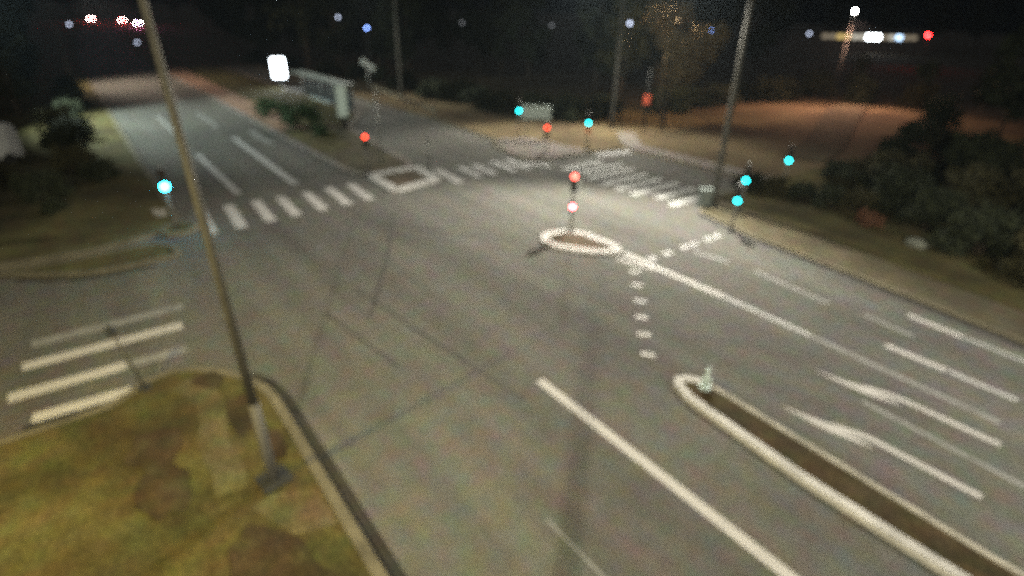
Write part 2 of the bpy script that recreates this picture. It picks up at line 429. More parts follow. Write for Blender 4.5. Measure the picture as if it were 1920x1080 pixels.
# tar seams and painted pole-shadow lines on the asphalt and a very faint old line
mb = MB()
for pts, wd in (([(-5.6, 5.38), (0, 5.38), (20, 5.3)], .05),):
    mb.band(pts, wd, .0065, .0100, side=0)
structure(mb.build('faint_line', M['paint3']))
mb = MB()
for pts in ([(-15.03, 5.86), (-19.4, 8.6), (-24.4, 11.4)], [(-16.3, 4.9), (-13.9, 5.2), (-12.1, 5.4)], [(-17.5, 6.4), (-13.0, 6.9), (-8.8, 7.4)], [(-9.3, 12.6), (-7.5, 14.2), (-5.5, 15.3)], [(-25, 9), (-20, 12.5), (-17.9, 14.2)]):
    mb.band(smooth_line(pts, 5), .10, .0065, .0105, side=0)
structure(mb.build('tar_shade_line', M['tar_shade']))

# ------------------------------------------------------------------ road markings
Z0, Z1 = .0065, .0115
def quadbar(mb, u0, v0, u1, v1, w): mb.band([(u0, v0), (u1, v1)], w, Z0, Z1, side=0)
mb = MB()
quadbar(mb, -9.25, 8.26, -1, 8.08, .27); quadbar(mb, -1, 8.08, 30, 8.05, .27)
structure(mb.build('lane_line', M['paint']))
mb = MB(); mb.band([(-14.05, 17.05), (-12.3, 16.98), (-9.2, 16.98)], .30, Z0, Z1, side=0)
mb.band([(-13.85, 16.38), (-12.9, 16.55), (-12.25, 16.79)], .18, Z0, Z1, side=0)
structure(mb.build('lane_line', M['paint']))
mb = MB(); quadbar(mb, -9.15, 16.98, -6.0, 16.85, .22); structure(mb.build('lane_line', M['paint2']))
mb = MB(); quadbar(mb, -5.95, 16.84, -1.0, 16.55, .2)
quadbar(mb, -3.5, 14.62, 0.0, 14.35, .15); quadbar(mb, -12.5, 19.8, -10.9, 19.9, .2); quadbar(mb, -9.8, 20.03, -6.7, 19.6, .2); quadbar(mb, -5.6, 19.78, -4.0, 19.55, .18)
structure(mb.build('lane_line', M['paint3']))
mb = MB(); quadbar(mb, -4.65, 21.02, -3.0, 20.84, .24); quadbar(mb, -4.3, 18.22, -2.65, 18.18, .24); structure(mb.build('lane_line', M['paint']))
mb = MB(); quadbar(mb, -2.95, 20.84, 6, 20.0, .15); quadbar(mb, -2.6, 18.18, -1.0, 18.1, .2); structure(mb.build('lane_line', M['paint2']))
mb = MB()
for u, v in ((-12.55, 15.95), (-11.68, 15.11), (-9.96, 13.33), (-9.17, 12.54), (-8.33, 11.72)): mb.box((u, v, .009), (.40, .21, .005), R(40))
structure(mb.build('guide_dots', M['paint']))
mb = MB()
mb.box((-10.76, 14.19, .009), (.42, .24, .005), R(40))
for v in (17.57, 18.6, 19.79, 20.41, 21.54, 22.2): mb.box((-13.03, v, .009), (.34, .42, .005))
structure(mb.build('guide_dots', M['paint2']))
# bent arrows
def arrow(du, dv, s, name_mat):
    mb = MB()
    def S(p): return (-.8 + (p[0] + .8) * s + du, 15.56 + (p[1] - 15.56) + dv)
    mb.band([S(p) for p in smooth_line([(-.75, 15.56), (-2.4, 15.57), (-3.05, 15.56), (-3.45, 15.42), (-3.75, 15.2)], 4)], .19, Z0, Z1, side=0)
    mb.prism([S(p) for p in ((-3.55, 15.55), (-3.75, 15.02), (-4.05, 15.0), (-4.95, 15.02), (-4.3, 15.17), (-3.9, 15.28))], Z0, Z1 + .001)
    mb.prism([S(p) for p in ((-3.75, 15.0), (-3.7, 15.3), (-3.2, 15.33), (-2.75, 15.27), (-3.1, 15.16))], Z0, Z1 + .002)
    return structure(mb.build('turn_arrow', name_mat))
arrow(0, 0, 1, M['paint'])
arrow(.25, -2.34, 1, M['paint'])
# north-west arm lanes
mb = MB(); quadbar(mb, -47.8, 9.3, -32.2, 9.05, .42); quadbar(mb, -43.2, 5.9, -32.0, 5.92, .36); structure(mb.build('lane_line', M['paint2']))
mb = MB(); quadbar(mb, -62, 9.3, -53, 9.3, .3); quadbar(mb, -62, 5.9, -52, 5.9, .3); quadbar(mb, -80, 9.3, -70, 9.3, .3)
mb.band([(-50, 11.16), (-47, 11.0), (-43.9, 11.1)], .5, Z0, Z1, side=0); structure(mb.build('lane_line', M['paint3']))
# zebra crossings
mb = MB()
for k, v in enumerate((3.55, 4.85, 6.2, 7.45, 8.85, 10.2, 11.5)): quadbar(mb, -30.1 - k * .07, v + .12, -26.2 - k * .14, v - .12, .50)
structure(mb.build('zebra_crossing', M['paint']))
mb = MB()
for v in (17.5,): quadbar(mb, -30.6, v, -27.2, v - .3, .55)
structure(mb.build('zebra_crossing', M['paint']))
mb = MB()
for v in (19.0, 20.15, 21.7, 22.9): quadbar(mb, -30.4, v + .1, -27.6, v - .1, .55)
structure(mb.build('zebra_crossing', M['paint2']))
mb = MB()
for k, (u, v0, v1) in enumerate(((-26.3, 24.6, 28.3), (-24.9, 24.9, 28.9), (-23.65, 24.3, 28.5), (-22.2, 24.15, 28.1), (-20.95, 24.0, 28.0), (-19.75, 23.95, 28.1), (-18.5, 24.6, 28.0), (-17.25, 24.2, 27.2))):
    quadbar(mb, u, v0, u, v1, .50)
structure(mb.build('zebra_crossing', M['zebrapaint']))
mb = MB()
for u, v0, v1 in ((-18.15, -3.0, .95), (-16.62, -3.25, -.7)): quadbar(mb, u, v0, u, v1, .46)
quadbar(mb, -15.3, -2.75, -15.2, -.72, .42)
structure(mb.build('zebra_crossing', M['paint']))
mb = MB(); quadbar(mb, -19.45, -2.8, -19.55, 1.2, .45); quadbar(mb, -16.62, -.65, -16.55, .8, .42); structure(mb.build('zebra_crossing', M['paint3']))
mb = MB(); mb.band([(-29.1, 23.4), (-27.3, 24.4)], .5, Z0, Z1, side=0); mb.band([(-28.0, 29.4), (-27.4, 32.4)], .8, Z0, Z1, side=0)
structure(mb.build('edge_line', M['paint2']))

# ------------------------------------------------------------------ traffic islands
def island(label, ring, kw, group='traffic islands with white kerbs', fill='islandfill', h=.14):
    cx = sum(p[0] for p in ring) / len(ring); cy = sum(p[1] for p in ring) / len(ring)
    t = thing('traffic_island', label, 'traffic island', (cx, cy, 0), 0, group); km = 'kerb' if fill == 'grass' else 'whitekerb'
    ring = [(p[0] - cx, p[1] - cy) for p in ring]
    area = sum(ring[i - 1][0] * ring[i][1] - ring[i][0] * ring[i - 1][1] for i in range(len(ring)))
    if area < 0: ring = ring[::-1]
    mb = MB(); mb.band(ring, kw, .0, h, closed=True, side=1); mb.build('kerb', M[km], t, bevel=.03)
    mb = MB()
    P = [Vector(p) for p in ring]; n = len(P); inner = []
    for i in range(n):
        d = (P[(i + 1) % n] - P[i - 1]).normalized(); inner.append(P[i] + Vector((-d.y, d.x)) * kw * .9)
    mb.prism(inner, .0, h - .035); mb.build('infill', M[fill], t)
    return t
island('small teardrop traffic island with white kerb under the red signals',
       smooth_loop([(-16.95, 14.9), (-17.65, 15.5), (-17.45, 16.6), (-16.7, 17.2), (-15.6, 17.3), (-14.65, 17.3), (-14.1, 16.85), (-14.25, 16.35), (-14.95, 15.6), (-16.1, 14.9)], 4), .40)
nose = [(40, 11.62), (8, 11.62), (0, 11.55), (-3.6, 11.74), (-5.9, 11.86), (-6.5, 11.85), (-6.92, 11.62), (-7.05, 11.3), (-6.85, 11.0), (-6.3, 10.76), (-5, 10.62), (-3, 10.42), (-1, 10.38), (8, 10.35), (40, 10.35)]
t = thing('traffic_island', 'long kerbed divider island with brown soil along the right road', 'traffic island', (0, 11, 0), 0, 'traffic islands with white kerbs')
mb = MB(); mb.band([(p[0], p[1] - 11) for p in nose[5:]], .26, 0, .15, side=1); mb.build('kerb', M['whitekerb'], t, bevel=.03)
mb = MB(); mb.band([(p[0], p[1] - 11) for p in nose[:6]], .16, 0, .13, side=1); mb.build('kerb', M['concrete'], t, bevel=.02)
mb = MB(); mb.prism([(40, .47), (8, .47), (0, .40), (-3.6, .59), (-5.9, .70), (-6.4, .66), (-6.7, .45), (-6.75, .28), (-6.6, .1), (-6.2, .03), (-5, -.1), (-3, -.29), (-1, -.33), (8, -.36), (40, -.36)], 0, .10); mb.build('infill', M['soil'], t)
island('square white kerbed refuge island between the zebra crossings',
       [(-31.2, 13.0), (-31.5, 13.4), (-31.75, 16.5), (-31.5, 16.85), (-28.3, 16.45), (-27.95, 16.1), (-27.35, 13.2), (-27.6, 12.8)], .62)
island('small pale kerbed corner island under the bright green signal',
       smooth_loop([(-28.1, 3.05), (-27.3, 3.1), (-26.75, 2.5), (-26.95, 1.75), (-27.8, 1.55), (-28.5, 2.2)], 3), .26, fill='grass')

# ------------------------------------------------------------------ lamps
def point_light(name, loc, colour, power, radius=.12, parent=None):
    d = bpy.data.lights.new(name, 'POINT'); d.energy = power; d.color = colour; d.shadow_soft_size = radius
    o = bpy.data.objects.new(name, d); col.objects.link(o); o.location = loc
    if parent: o.parent = parent
    return o
def street_lamp(label, base, hgt_, arm_dir, arm, colour, power, lens, r0=.13, r1=.07, m='lamppole', spot=160, aim=None):
    t = thing('street_lamp', label, 'street lamp', base, 0, 'street lamps round the junction')
    MB().tube([(0, 0, 0), (0, 0, .9), (0, 0, hgt_ * .55), (0, 0, hgt_)], [r0 * 1.15, r0, (r0 + r1) / 2, r1], 14).build('pole', M[m], t, True)
    MB().tube([(0, 0, -.03), (0, 0, .05)], [r0 * 2.2, r0 * 2.2], 14).build('base_plate', M['darkmetal'], t)
    a = Vector((math.cos(arm_dir), math.sin(arm_dir), 0))
    e = a * arm + Vector((0, 0, hgt_ + .35))
    MB().tube([(0, 0, hgt_ - .05), a * arm * .3 + Vector((0, 0, hgt_ + .22)), e], [r1, r1 * .8, r1 * .7], 10).build('arm', M[m], t, True)
    h = MB(); h.box(e + a * .3 + Vector((0, 0, .03)), (.85, .30, .12), arm_dir); hd = h.build('lamp_head', M['darkmetal'], t, bevel=.03)
    l = MB(); l.box(e + a * .34 + Vector((0, 0, -.045)), (.6, .22, .02), arm_dir); l.build('lens', M[lens], hd)
    if power:
        d = bpy.data.lights.new('street light', 'SPOT'); d.energy = power; d.color = colour; d.shadow_soft_size = .14
        d.spot_size = R(spot); d.spot_blend = .55
        o = bpy.data.objects.new('street_light', d); col.objects.link(o); o.parent = t
        o.location = e + a * .34 + Vector((0, 0, -.12))
        if aim: o.rotation_euler = (Vector((aim[0], aim[1], 0)) - o.location - Vector(base)).to_track_quat('-Z', 'Y').to_euler()
    return t
white, yellow, orange = (1, .96, .84), (1, .80, .24), (1, .46, .12)
# the two lamps that stand behind the viewer and throw the long pole shadows
street_lamp('tall street lamp behind the viewer above the near lanes', (7.3, -9.4, .12), 11.0, R(90), .8, (1, .93, .68), 14500, 'lampwhite', spot=106, aim=(-16, 16))
street_lamp('yellow street lamp on the near grass verge behind the viewer', (-8.9, -6.8, .12), 9.5, R(90), .8, yellow, 3200, 'lampyellow')
# the mast the picture is taken from
t = thing('camera_mast', 'tall grey mast on the near verge below the viewer', 'mast', (.75, -.95, .12))
MB().tube([(0, 0, 0), (0, 0, 5), (0, 0, 10.2)], [.14, .125, .11], 14).build('pole', M['mast'], t, True)
MB().tube([(0, 0, -.02), (0, 0, .06)], [.38, .38], 14).build('base_plate', M['darkmetal'], t)
street_lamp('tall street lamp beside the zebra on the right corner', (-15.8, 25.9, .1), 11.6, R(180), 3.0, white, 19000, 'lampwhite', r0=.15, r1=.11, spot=108, aim=(-13.5, 12))
street_lamp('grey street lamp behind the far pavement corner', (-34.9, 38.4, 0), 12.2, R(-110), 2.8, white, 12500, 'lampwhite', r0=.15, r1=.13, spot=122, aim=(-29, 28))
street_lamp('thin street lamp at the end of the guard rail', (-63.3, 31.8, 0), 12.2, R(-90), 2.8, white, 4200, 'lampwhite', r0=.16, r1=.13, spot=118, aim=(-58, 24))
street_lamp('added fill lamp on the left grass beside the left road', (-61, -9.5, .1), 11.5, R(90), 3.4, (.84, 1, .94), 22000, 'lampwhite', spot=100, aim=(-55, 14))  # unseen fill lamp, added to brighten the left road
street_lamp('added fill lamp among the trees far up the left road', (-90, .6, .1), 10.5, R(90), 3.2, (1, .82, .66), 6500, 'lampwhite', spot=135, aim=(-88, 13))  # added for warm light on the far median, pole kept out of its beam
street_lamp('added fill lamp beside the right lanes outside the view', (9, 22.5, .1), 11.0, R(-90), 1.8, white, 6500, 'lampwhite', spot=140, aim=(4, 17))  # unseen lamp added to brighten the right verge and shrubs
# mast on the near verge; its lit lamp is added to fill the shadows
t = thing('lamp_mast', 'tall slightly leaning mast with an added fill lamp and a dark footing in the near verge', 'mast', (-9.74, 1.34, .12))
t.rotation_euler = (R(1.3), R(-.95), 0)
MB().tube([(0, 0, 1.95), (0, 0, 5), (0, 0, 11.5)], [.092, .076, .044], 14).build('pole', M['mast'], t, True)
MB().tube([(0, 0, 0), (0, 0, 1.0), (0, 0, 2.0)], [.112, .108, .104], 14).build('lower_sleeve', M['sleeve'], t, True)
MB().box((0, 0, .012), (.62, .62, .05), R(8)).build('base_plate', M['darkmetal'], t, bevel=.01)
MB().tube([(0, 0, 11.4), (0, .6, 11.75), (0, 1.5, 11.85)], [.075, .06, .05], 10).build('arm', M['mast'], t, True)
hd = MB().box((0, 1.85, 11.86), (.3, .85, .12)).build('lamp_head', M['darkmetal'], t, bevel=.03)
MB().box((0, 1.9, 11.785), (.22, .6, .02)).build('lens', M['lampwhite'], hd)
d = bpy.data.lights.new('street light', 'SPOT'); d.energy = 1200; d.color = (1, .94, .66); d.shadow_soft_size = .14; d.spot_size = R(120); d.spot_blend = .6
o = bpy.data.objects.new('street_light', d); col.objects.link(o); o.parent = t; o.location = (0, 1.9, 11.7)
o.rotation_euler = Vector((-3.5, 8.0, -11.7)).to_track_quat('-Z', 'Y').to_euler()

# ------------------------------------------------------------------ traffic signals
def signal(label, base, lit, zlit, rz, lens, offset=0.0, low=None, extra=None, pole_h=None, r=.10, back=False, dirty=.055, group='traffic signals at the junction'):
    """three-lamp signal; zlit is the height of the lit lamp, rz the way it faces"""
    t = thing('traffic_signal', label, 'traffic signal', base, rz, group)
    step = .28; idx = {'red': 0, 'amber': 1, 'green': 2}[lit]
    top = zlit + idx * step - base[2]
    ph = pole_h or top + .25
    MB().tube([(0, 0, 0), (0, 0, ph)], [dirty, dirty], 12).build('pole', M['steel'], t, True)
    MB().tube([(0, 0, -.01), (0, 0, .04)], [.15, .15], 12).build('base_plate', M['darkmetal'], t)
    x = .17
    h = MB(); h.box((x, offset, top - step), (.2, .27, .9)); hd = h.build('signal_head', M['black'], t, bevel=.03)
    if offset:
        MB().tube([(0, 0, top - .2), (x, offset, top - .2)], .025, 8).build('bracket', M['darkmetal'], t)
        MB().tube([(0, 0, top - .5), (x, offset, top - .5)], .025, 8).build('bracket', M['darkmetal'], t)
    for k in range(3):
        z = top - k * step
        l = MB(); l.tube([(x + .1, offset, z), (x + .118, offset, z)], [r, r * .93], 18)
        l.build('lens', M[lens] if k == idx else M['dead'], hd)
        v = MB()
        ring = []
        for q in range(9):
            a = R(-20 + 220 * q / 8)
            ring.append((math.cos(a) * (r + .015), math.sin(a) * (r + .015)))
        for q in range(8):
            (y0, z0), (y1, z1) = ring[q], ring[q + 1]
            vv = [v.bm.verts.new(p) for p in ((x + .1, offset + y0, z + z0), (x + .1, offset + y1, z + z1), (x + .21, offset + y1, z + z1), (x + .21, offset + y0, z + z0))]
            v.bm.faces.new(vv)
        vo = v.build('visor', M['black'], hd); sm = vo.modifiers.new('solid', 'SOLIDIFY'); sm.thickness = .008
    if low:
        zl, lm = low
        h2 = MB(); h2.box((.14, 0, zl + .02), (.16, .22, .42)); h2o = h2.build('repeater_head', M['black'], t, bevel=.02)
        MB().tube([(.22, 0, zl), (.238, 0, zl)], [.09, .085], 18).build('lens', M[lm], h2o)
    if extra: extra(t)
    return t
def face(u, v): return math.atan2(-v, -u)     # towards the viewer's side
signal('traffic signal glowing bright cyan green on the small left corner island', (-27.62, 2.25, .1), 'green', 2.1, face(-27, 2.2), 'greenbright', r=.15)
point_light('signal_glow', (-27.2, 2.2, 2.1), (.1, .75, 1), 30, .08)
signal('traffic signal showing red on the refuge island beside the far zebra', (-31.34, 13.2, .1), 'red', 2.46, face(-31, 13), 'red')
def refl(t):
    MB().box((.04, .22, 2.45 - .1), (.03, .18, .30)).build('sign_plate', M['pale'], t, bevel=.01)
signal('traffic signal with two red lights on the small teardrop island', (-17.14, 16.77, .1), 'red', 2.76, face(-17, 16.7), 'redpink', low=(1.26, 'redbright'), r=.115, extra=refl)
signal('green traffic signal beside the grey direction sign', (-35.3, 27.9, .1), 'green', 2.3, face(-35, 28), 'green')
signal('traffic signal showing red in front of the grey direction sign', (-30.3, 26.55, .1), 'red', 1.9, face(-30, 26.5), 'red')
def orange_panel(t): MB().box((.09, 0, 1.05), (.03, .34, .42)).build('orange_panel', M['orange'], t, bevel=.01)
signal('green traffic signal with an orange panel below its head', (-30.8, 31.2, .1), 'green', 1.74, face(-31, 31), 'green', extra=orange_panel)
signal('low green traffic signal at the right kerb by the stop line', (-13.0, 23.3, .1), 'green', 1.6, face(-13, 23), 'green')
signal('green traffic signal on the right verge beside the tall street lamp', (-14.35, 26.15, .1), 'green', 1.8, face(-14, 26), 'green')
signal('far green traffic signal standing alone on the dark right grass', (-15.05, 31.6, .1), 'green', 1.96, face(-15, 31), 'green')
# slim plain posts on the refuge
for (u, v, h, lab) in ((-33.6, 15.1, 4.6, 'taller slim grey post on the median behind the refuge island'), (-31.0, 17.2, 1.9, 'shorter slim grey post at the right end of the refuge island')):
    t = thing('slim_post', lab, 'post', (u, v, .1), 0, 'slim posts by the refuge')
    MB().tube([(0, 0, 0), (0, 0, h)], [.06, .05], 10).build('pole', M['steel'], t, True)
    MB().ball((0, 0, h), .07, 1).build('cap', M['darkmetal'], t)
# control cabinets at the foot of the right lamp
t = thing('control_cabinet', 'squat pale control cabinet at the foot of the right corner lamp', 'cabinet', (-15.95, 25.35, .1), R(-35))
MB().box((0, 0, .45), (.42, .62, .9)).build('body', M['canopy'], t, bevel=.02)
MB().box((0, 0, .92), (.50, .70, .05)).build('lid', M['canopy'], t, bevel=.01)
MB().box((.215, 0, .46), (.012, .52, .74)).build('door', M['canopy'], t)
t = thing('push_button_box', 'small orange crossing box on a short post by the right zebra', 'crossing post', (-14.0, 25.2, .1), R(-60))
MB().tube([(0, 0, 0), (0, 0, 1.3)], .05, 10).build('post', M['steel'], t, True)
MB().box((.06, 0, 1.18), (.12, .18, .30)).build('box', M['orange'], t, bevel=.02)
# keep-side marker on the divider nose
t = thing('island_marker', 'small pale forked marker post on the nose of the divider island', 'marker post', (-6.28, 11.6, .1), R(-60))
MB().tube([(0, 0, 0), (0, 0, .62)], [.07, .045], 10).build('post', M['signback'], t, True)
MB().box((.02, 0, .22), (.06, .26, .22), tilt=(R(8), 'Y')).build('reflector_plate', M['signback'], t, bevel=.02)
MB().tube([(0, 0, 0), (0, 0, .05)], [.16, .14], 12).build('base_plate', M['signback'], t)
# short post with a black head beside the left zebra
t = thing('crossing_post', 'short leaning post with a round black head at the near zebra corner', 'crossing post', (-14.92, -.42, .1))
MB().tube([(0, 0, 0), (-.06, -.12, .9), (-.13, -.27, 1.72)], [.035, .03, .03], 10).build('post', M['mast'], t, True)
MB().ball((-.14, -.28, 1.8), .12, 2, (1, 1, 1.15)).build('head', M['black'], t, True)
MB().tube([(0, 0, 0), (0, 0, .05)], [.17, .15], 12).build('base_plate', M['darkmetal'], t)
# dark grate shape standing in for gutter shade by the left zebra
t = thing('gutter_shade', 'long dark grate standing in for gutter shade beside the left zebra', 'drain', (-14.82, -2.15, .012))
MB().box((0, 0, .004), (.34, 1.5, .03)).build('frame', M['darkmetal'], t)
for k in range(14): MB().box((0, -.68 + k * .105, .024), (.28, .05, .012)).build('bar', M['black'], t)

# grey direction sign
t = thing('direction_sign', 'grey back of a wide direction sign on two posts before the dark wood', 'road sign', (-34.0, 28.6, .1), R(-38))
MB().box((0, 0, 2.15), (.06, 2.3, 1.05)).build('panel', M['signback'], t, bevel=.02)
for s in (-.75, .75): MB().tube([(-.07, s, 0), (-.07, s, 2.55)], .045, 10).build('post', M['steel'], t, True)
for s in (1.85, 2.45): MB().box((-.045, 0, s), (.03, 2.1, .06)).build('rail', M['steel'], t)
# small red sign on a thin pole before the lit tree
t = thing('small_red_sign', 'small orange red panel on a thin pole left of the lit tree', 'road sign', (-31.7, 38.9, .05), face(-31, 38))
MB().tube([(0, 0, 0), (0, 0, 5.2)], [.08, .06], 10).build('pole', M['darkmetal'], t, True)
MB().box((.08, 0, 2.75), (.05, .5, .72)).build('panel', emit_mat('dim red lit panel', (1.0, .16, .08), .07), t, bevel=.02)

# ------------------------------------------------------------------ stop on the median
t = thing('platform_canopy', 'long pale canopy roof on posts along the median stop', 'shelter', (-60, 21.0, .1))
MB().box((0, 0, 2.75), (15.2, 1.5, .12)).build('roof', M['canopy'], t, bevel=.03)
for k in range(6):
    MB().tube([(-7.0 + k * 2.8, .45, 0), (-7.0 + k * 2.8, .45, 2.7)], .06, 10).build('post', M['steel'], t, True)
MB().box((0, .45, 1.2), (13.6, .03, 1.9)).build('glass_panel', M['glass'], t)
MB().box((-1, .1, .45), (6, .4, .06)).build('bench', M['signback'], t)
t = thing('stop_pylon', 'pale greenish upright pylon at the end of the median canopy', 'pylon', (-47.25, 18.15, .1), face(-47, 18))
MB().box((0, 0, .4), (.22, .42, .8)).build('foot', M['darkmetal'], t, bevel=.02)
MB().box((0, 0, 2.1), (.2, .95, 2.7)).build('body', M['canopy'], t, bevel=.05)
MB().box((.102, 0, 2.1), (.012, .82, 2.5)).build('face_panel', M['pylonlight'], t)
t = thing('lit_poster_board', 'brilliant white lit poster board above the median bushes', 'poster board', (-77.2, 21.9, .1), face(-77, 22))
MB().box((0, 0, .55), (.3, .5, 1.1)).build('foot', M['darkmetal'], t)
MB().box((0, 0, 2.35), (.26, 1.7, 2.5)).build('frame', M['steel'], t, bevel=.03)
MB().box((.135, 0, 2.35), (.012, 1.5, 2.3)).build('poster', M['adlight'], t)
point_light('poster_glow', (-76.4, 21.7, 2.3), (.82, .92, 1), 260, .4)
t = thing('guard_rail', 'pale steel guard rail along the far bank', 'guard rail', (-56.5, 28.6, .1))
a = Vector((-10.2, 1.1, 0)); b = Vector((9.5, -1.4, 0)); d = (b - a); rz = math.atan2(d.y, d.x)
MB().box((a + b) / 2 + Vector((0, 0, .72)), (d.length, .08, .34), rz).build('rail', M['kerb'], t, bevel=.02)
for k in range(8): MB().box(a.lerp(b, (k + .3) / 7.6) + Vector((0, .1, .35)), (.1, .1, .75), rz).build('post', M['steel'], t)
t = thing('lit_sign_arm', 'small pale two armed sign on a pole above the guard rail', 'sign', (-63.7, 28.0, .1), face(-63, 29))
MB().tube([(0, 0, 0), (0, 0, 3.6)], .06, 10).build('pole', M['steel'], t, True)
MB().box((.08, -.35, 3.75), (.06, .8, .55), tilt=(R(-35), 'X')).build('panel', M['pale'], t, bevel=.02)
MB().box((.08, .45, 3.2), (.06, .8, .5), tilt=(R(-35), 'X')).build('panel', M['pale'], t, bevel=.02)

# ------------------------------------------------------------------ vehicles
def car(label, loc, rz, body, tail):
    t = thing('car', label, 'car', loc, rz, 'cars driving away up the left road')
    prof = [(-2.1, .35), (-2.15, .75), (-1.95, .95), (-1.25, 1.0), (-.75, 1.42), (.85, 1.45), (1.45, 1.02), (2.05, .9), (2.15, .6), (2.1, .35)]
    mb = MB(); L = [[mb.bm.verts.new((x, s * (.86 if z < 1.1 else .68), z)) for x, z in prof] for s in (-1, 1)]
    for k in range(len(prof)): j = (k + 1) % len(prof); mb.bm.faces.new((L[0][k], L[0][j], L[1][j], L[1][k]))
    mb.bm.faces.new(L[0][::-1]); mb.bm.faces.new(L[1]); mb.build('body', M[body], t, bevel=.06)
    for x in (-1.35, 1.35):
        for s in (-.78, .78):
            wl = MB(); wl.tube([(x, s - .1, .32), (x, s + .1, .32)], .32, 16).build('wheel', M['tyre'], t)
    MB().box((-1.03, 0, 1.22), (.02, 1.2, .36), tilt=(R(-40), 'Y')).build('rear_window', M['glass'], t)
    for s in (-.62, .62): MB().box((-2.16, s, .78), (.05, .34, .17)).build('tail_light', M[tail], t)
    return t
for label, p, body, tail in (('farthest left car showing red tail lights on the hill', (-258, 12.4), 'cargrey', 'tail'),
                             ('middle car of three with red tail lights on the hill', (-246, 20.5), 'carred', 'tail'),
                             ('rightmost car with cooler bluish red tail lights on the hill', (-226, 22.8), 'carblue', 'tailblue')):
    car(label, (p[0], p[1], knots_rise(p[0]) + .03), R(180 + 2), body, tail)
    o = point_light('tail_glow', (p[0] + 3.2, p[1], knots_rise(p[0]) + .9), (1, .25, .2), 220, .2)
t = thing('van', 'white van at the left edge half hidden by dark shrubs', 'van', (-45.6, -5.9, .1), R(-60))
prof = [(-2.6, .4), (-2.62, 1.9), (-2.45, 2.35), (-2.0, 2.45), (1.2, 2.45), (1.75, 2.2), (2.15, 1.4), (2.7, 1.15), (2.75, .45)]
mb = MB(); L = [[mb.bm.verts.new((x, s * (.98 if z < 1.5 else .86), z)) for x, z in prof] for s in (-1, 1)]
for k in range(len(prof)): j = (k + 1) % len(prof); mb.bm.faces.new((L[0][k], L[0][j], L[1][j], L[1][k]))
mb.bm.faces.new(L[0][::-1]); mb.bm.faces.new(L[1]); mb.build('body', M['van'], t, bevel=.12)
for x in (-1.7, 1.8):
    for s in (-.9, .9): MB().tube([(x, s - .12, .36), (x, s + .12, .36)], .36, 16).build('wheel', M['tyre'], t)
MB().box((1.97, 0, 1.82), (.02, 1.5, .7), tilt=(R(-27), 'Y')).build('windscreen', M['glass'], t)
for s in (-.7, .7): MB().box((2.74, s, .8), (.04, .32, .2)).build('headlight', M['pale'], t)

# ------------------------------------------------------------------ far lamps and building
def far_lamp(label, p, lens, size=.2, ground=None):
    u, v, z = p
    g = height(u, v) if ground is None else ground
    t = thing('far_lamp', label, 'lamp', (u, v, g), face(u, v), 'far lamps glinting before and through the wood')
    MB().tube([(0, 0, -.05), (0, 0, z - g)], [.08, .05], 8).build('pole', M['darkmetal'], t, True)
    MB().ball((.05, 0, z - g), size, 2, (1, 1, .85)).build('globe', M[lens], t, True)
    MB().tube([(.05, 0, z - g + size * .8), (.05, 0, z - g + size * .8 + .1)], [size * .9, size * .3], 12).build('cap', M['darkmetal'], t)
    return t
far_lamp('faint blue lamp left of the brighter blue lamp behind the poster board', (-83.7, 33.0, 8.3), 'farpale', .14)
far_lamp('bright blue lamp left of the thin centre lamp pole', (-73.1, 32.5, 7.2), 'farblue', .15)
far_lamp('blue lamp between the lit tree and the right lamp pole', (-42.2, 62.0, 7.9), 'farblue', .14)
far_lamp('grey blue lamp in the dark gap right of the tall right lamp pole', (-48.7, 98.6, 7.3), 'farpale', .18)
t = far_lamp('blazing white lamp highest above the lit windows at top right', (-27.7, 64.2, 10.05), 'farwhite', .13)
d = bpy.data.lights.new('street light', 'SPOT'); d.energy = 7500; d.color = (1, .56, .40); d.shadow_soft_size = .15; d.spot_size = R(168); d.spot_blend = .9
o = bpy.data.objects.new('street_light', d); col.objects.link(o); o.parent = t; o.location = (1.4, .6, 8.3)
far_lamp('big red lamp right of the row of lit windows', (-49.2, 152.3, 6.9), 'farred', .3)
far_lamp('pale lamp at the far right edge behind the dark shrubs', (-23.5, 107.5, 6.3), 'farpale', .24)
far_lamp('pale greenish lamp left of the car tail lights', (-150.0, 3.5, 5.7), 'farpale', .2)
far_lamp('pale lamp below the car tail lights on the left road', (-129.4, 12.3, 3.2), 'farpale', .17)
far_lamp('very faint lamp in the dark wood above the centre', (-75.7, 48.7, 7.9), 'fardim', .13)
far_lamp('faint lamp above the green signal in the dark wood', (-67.7, 59.3, 7.8), 'fardim', .13)
# lamp bracket on the grey lamp behind the corner
far_lamp('blue lamp glinting beside the grey lamp pole of the far corner', (-34.5, 38.9, 8.6), 'farpale', .13)
t = street_lamp('orange street lamp behind the lit round tree', (-37.2, 47.6, 0), 8.6, R(-25), 1.6, orange, 0, 'lamporange')
o = point_light('street_light', (2.2 * math.cos(R(-25)), 2.2 * math.sin(R(-25)), 8.75), (1, .68, .36), 1300, .2, t)

bl = thing('lit_building', 'long low far building with a row of lit windows at top right', 'building', (-92, 199, 0), math.atan2(21, 15))
L_ = 30
MB().box((L_ / 2 - 4, 6, 2.5), (48, 12, 7.0)).build('wall', M['wallb'], bl)
MB().box((L_ / 2 - 4, 6, 6.15), (49, 13, .3)).build('roof', M['darkmetal'], bl)
xs = ['windim', 'windim', 'winyellow', 'winyellow', 'winpale', 'winpale', 'winwhite', 'winwhite', 'windim', 'winpale', 'winblue', 'windim', 'windim']
for k, lens in enumerate(xs):
    f = MB(); f.box((-1 + k * 2.45, -.03, 5.0), (2.1, .1, 1.4)); fo = f.build('window', M['darkmetal'], bl)
    MB().box((-1 + k * 2.45, -.09, 5.0), (1.9, .04, 1.2)).build('pane', M[lens], fo)

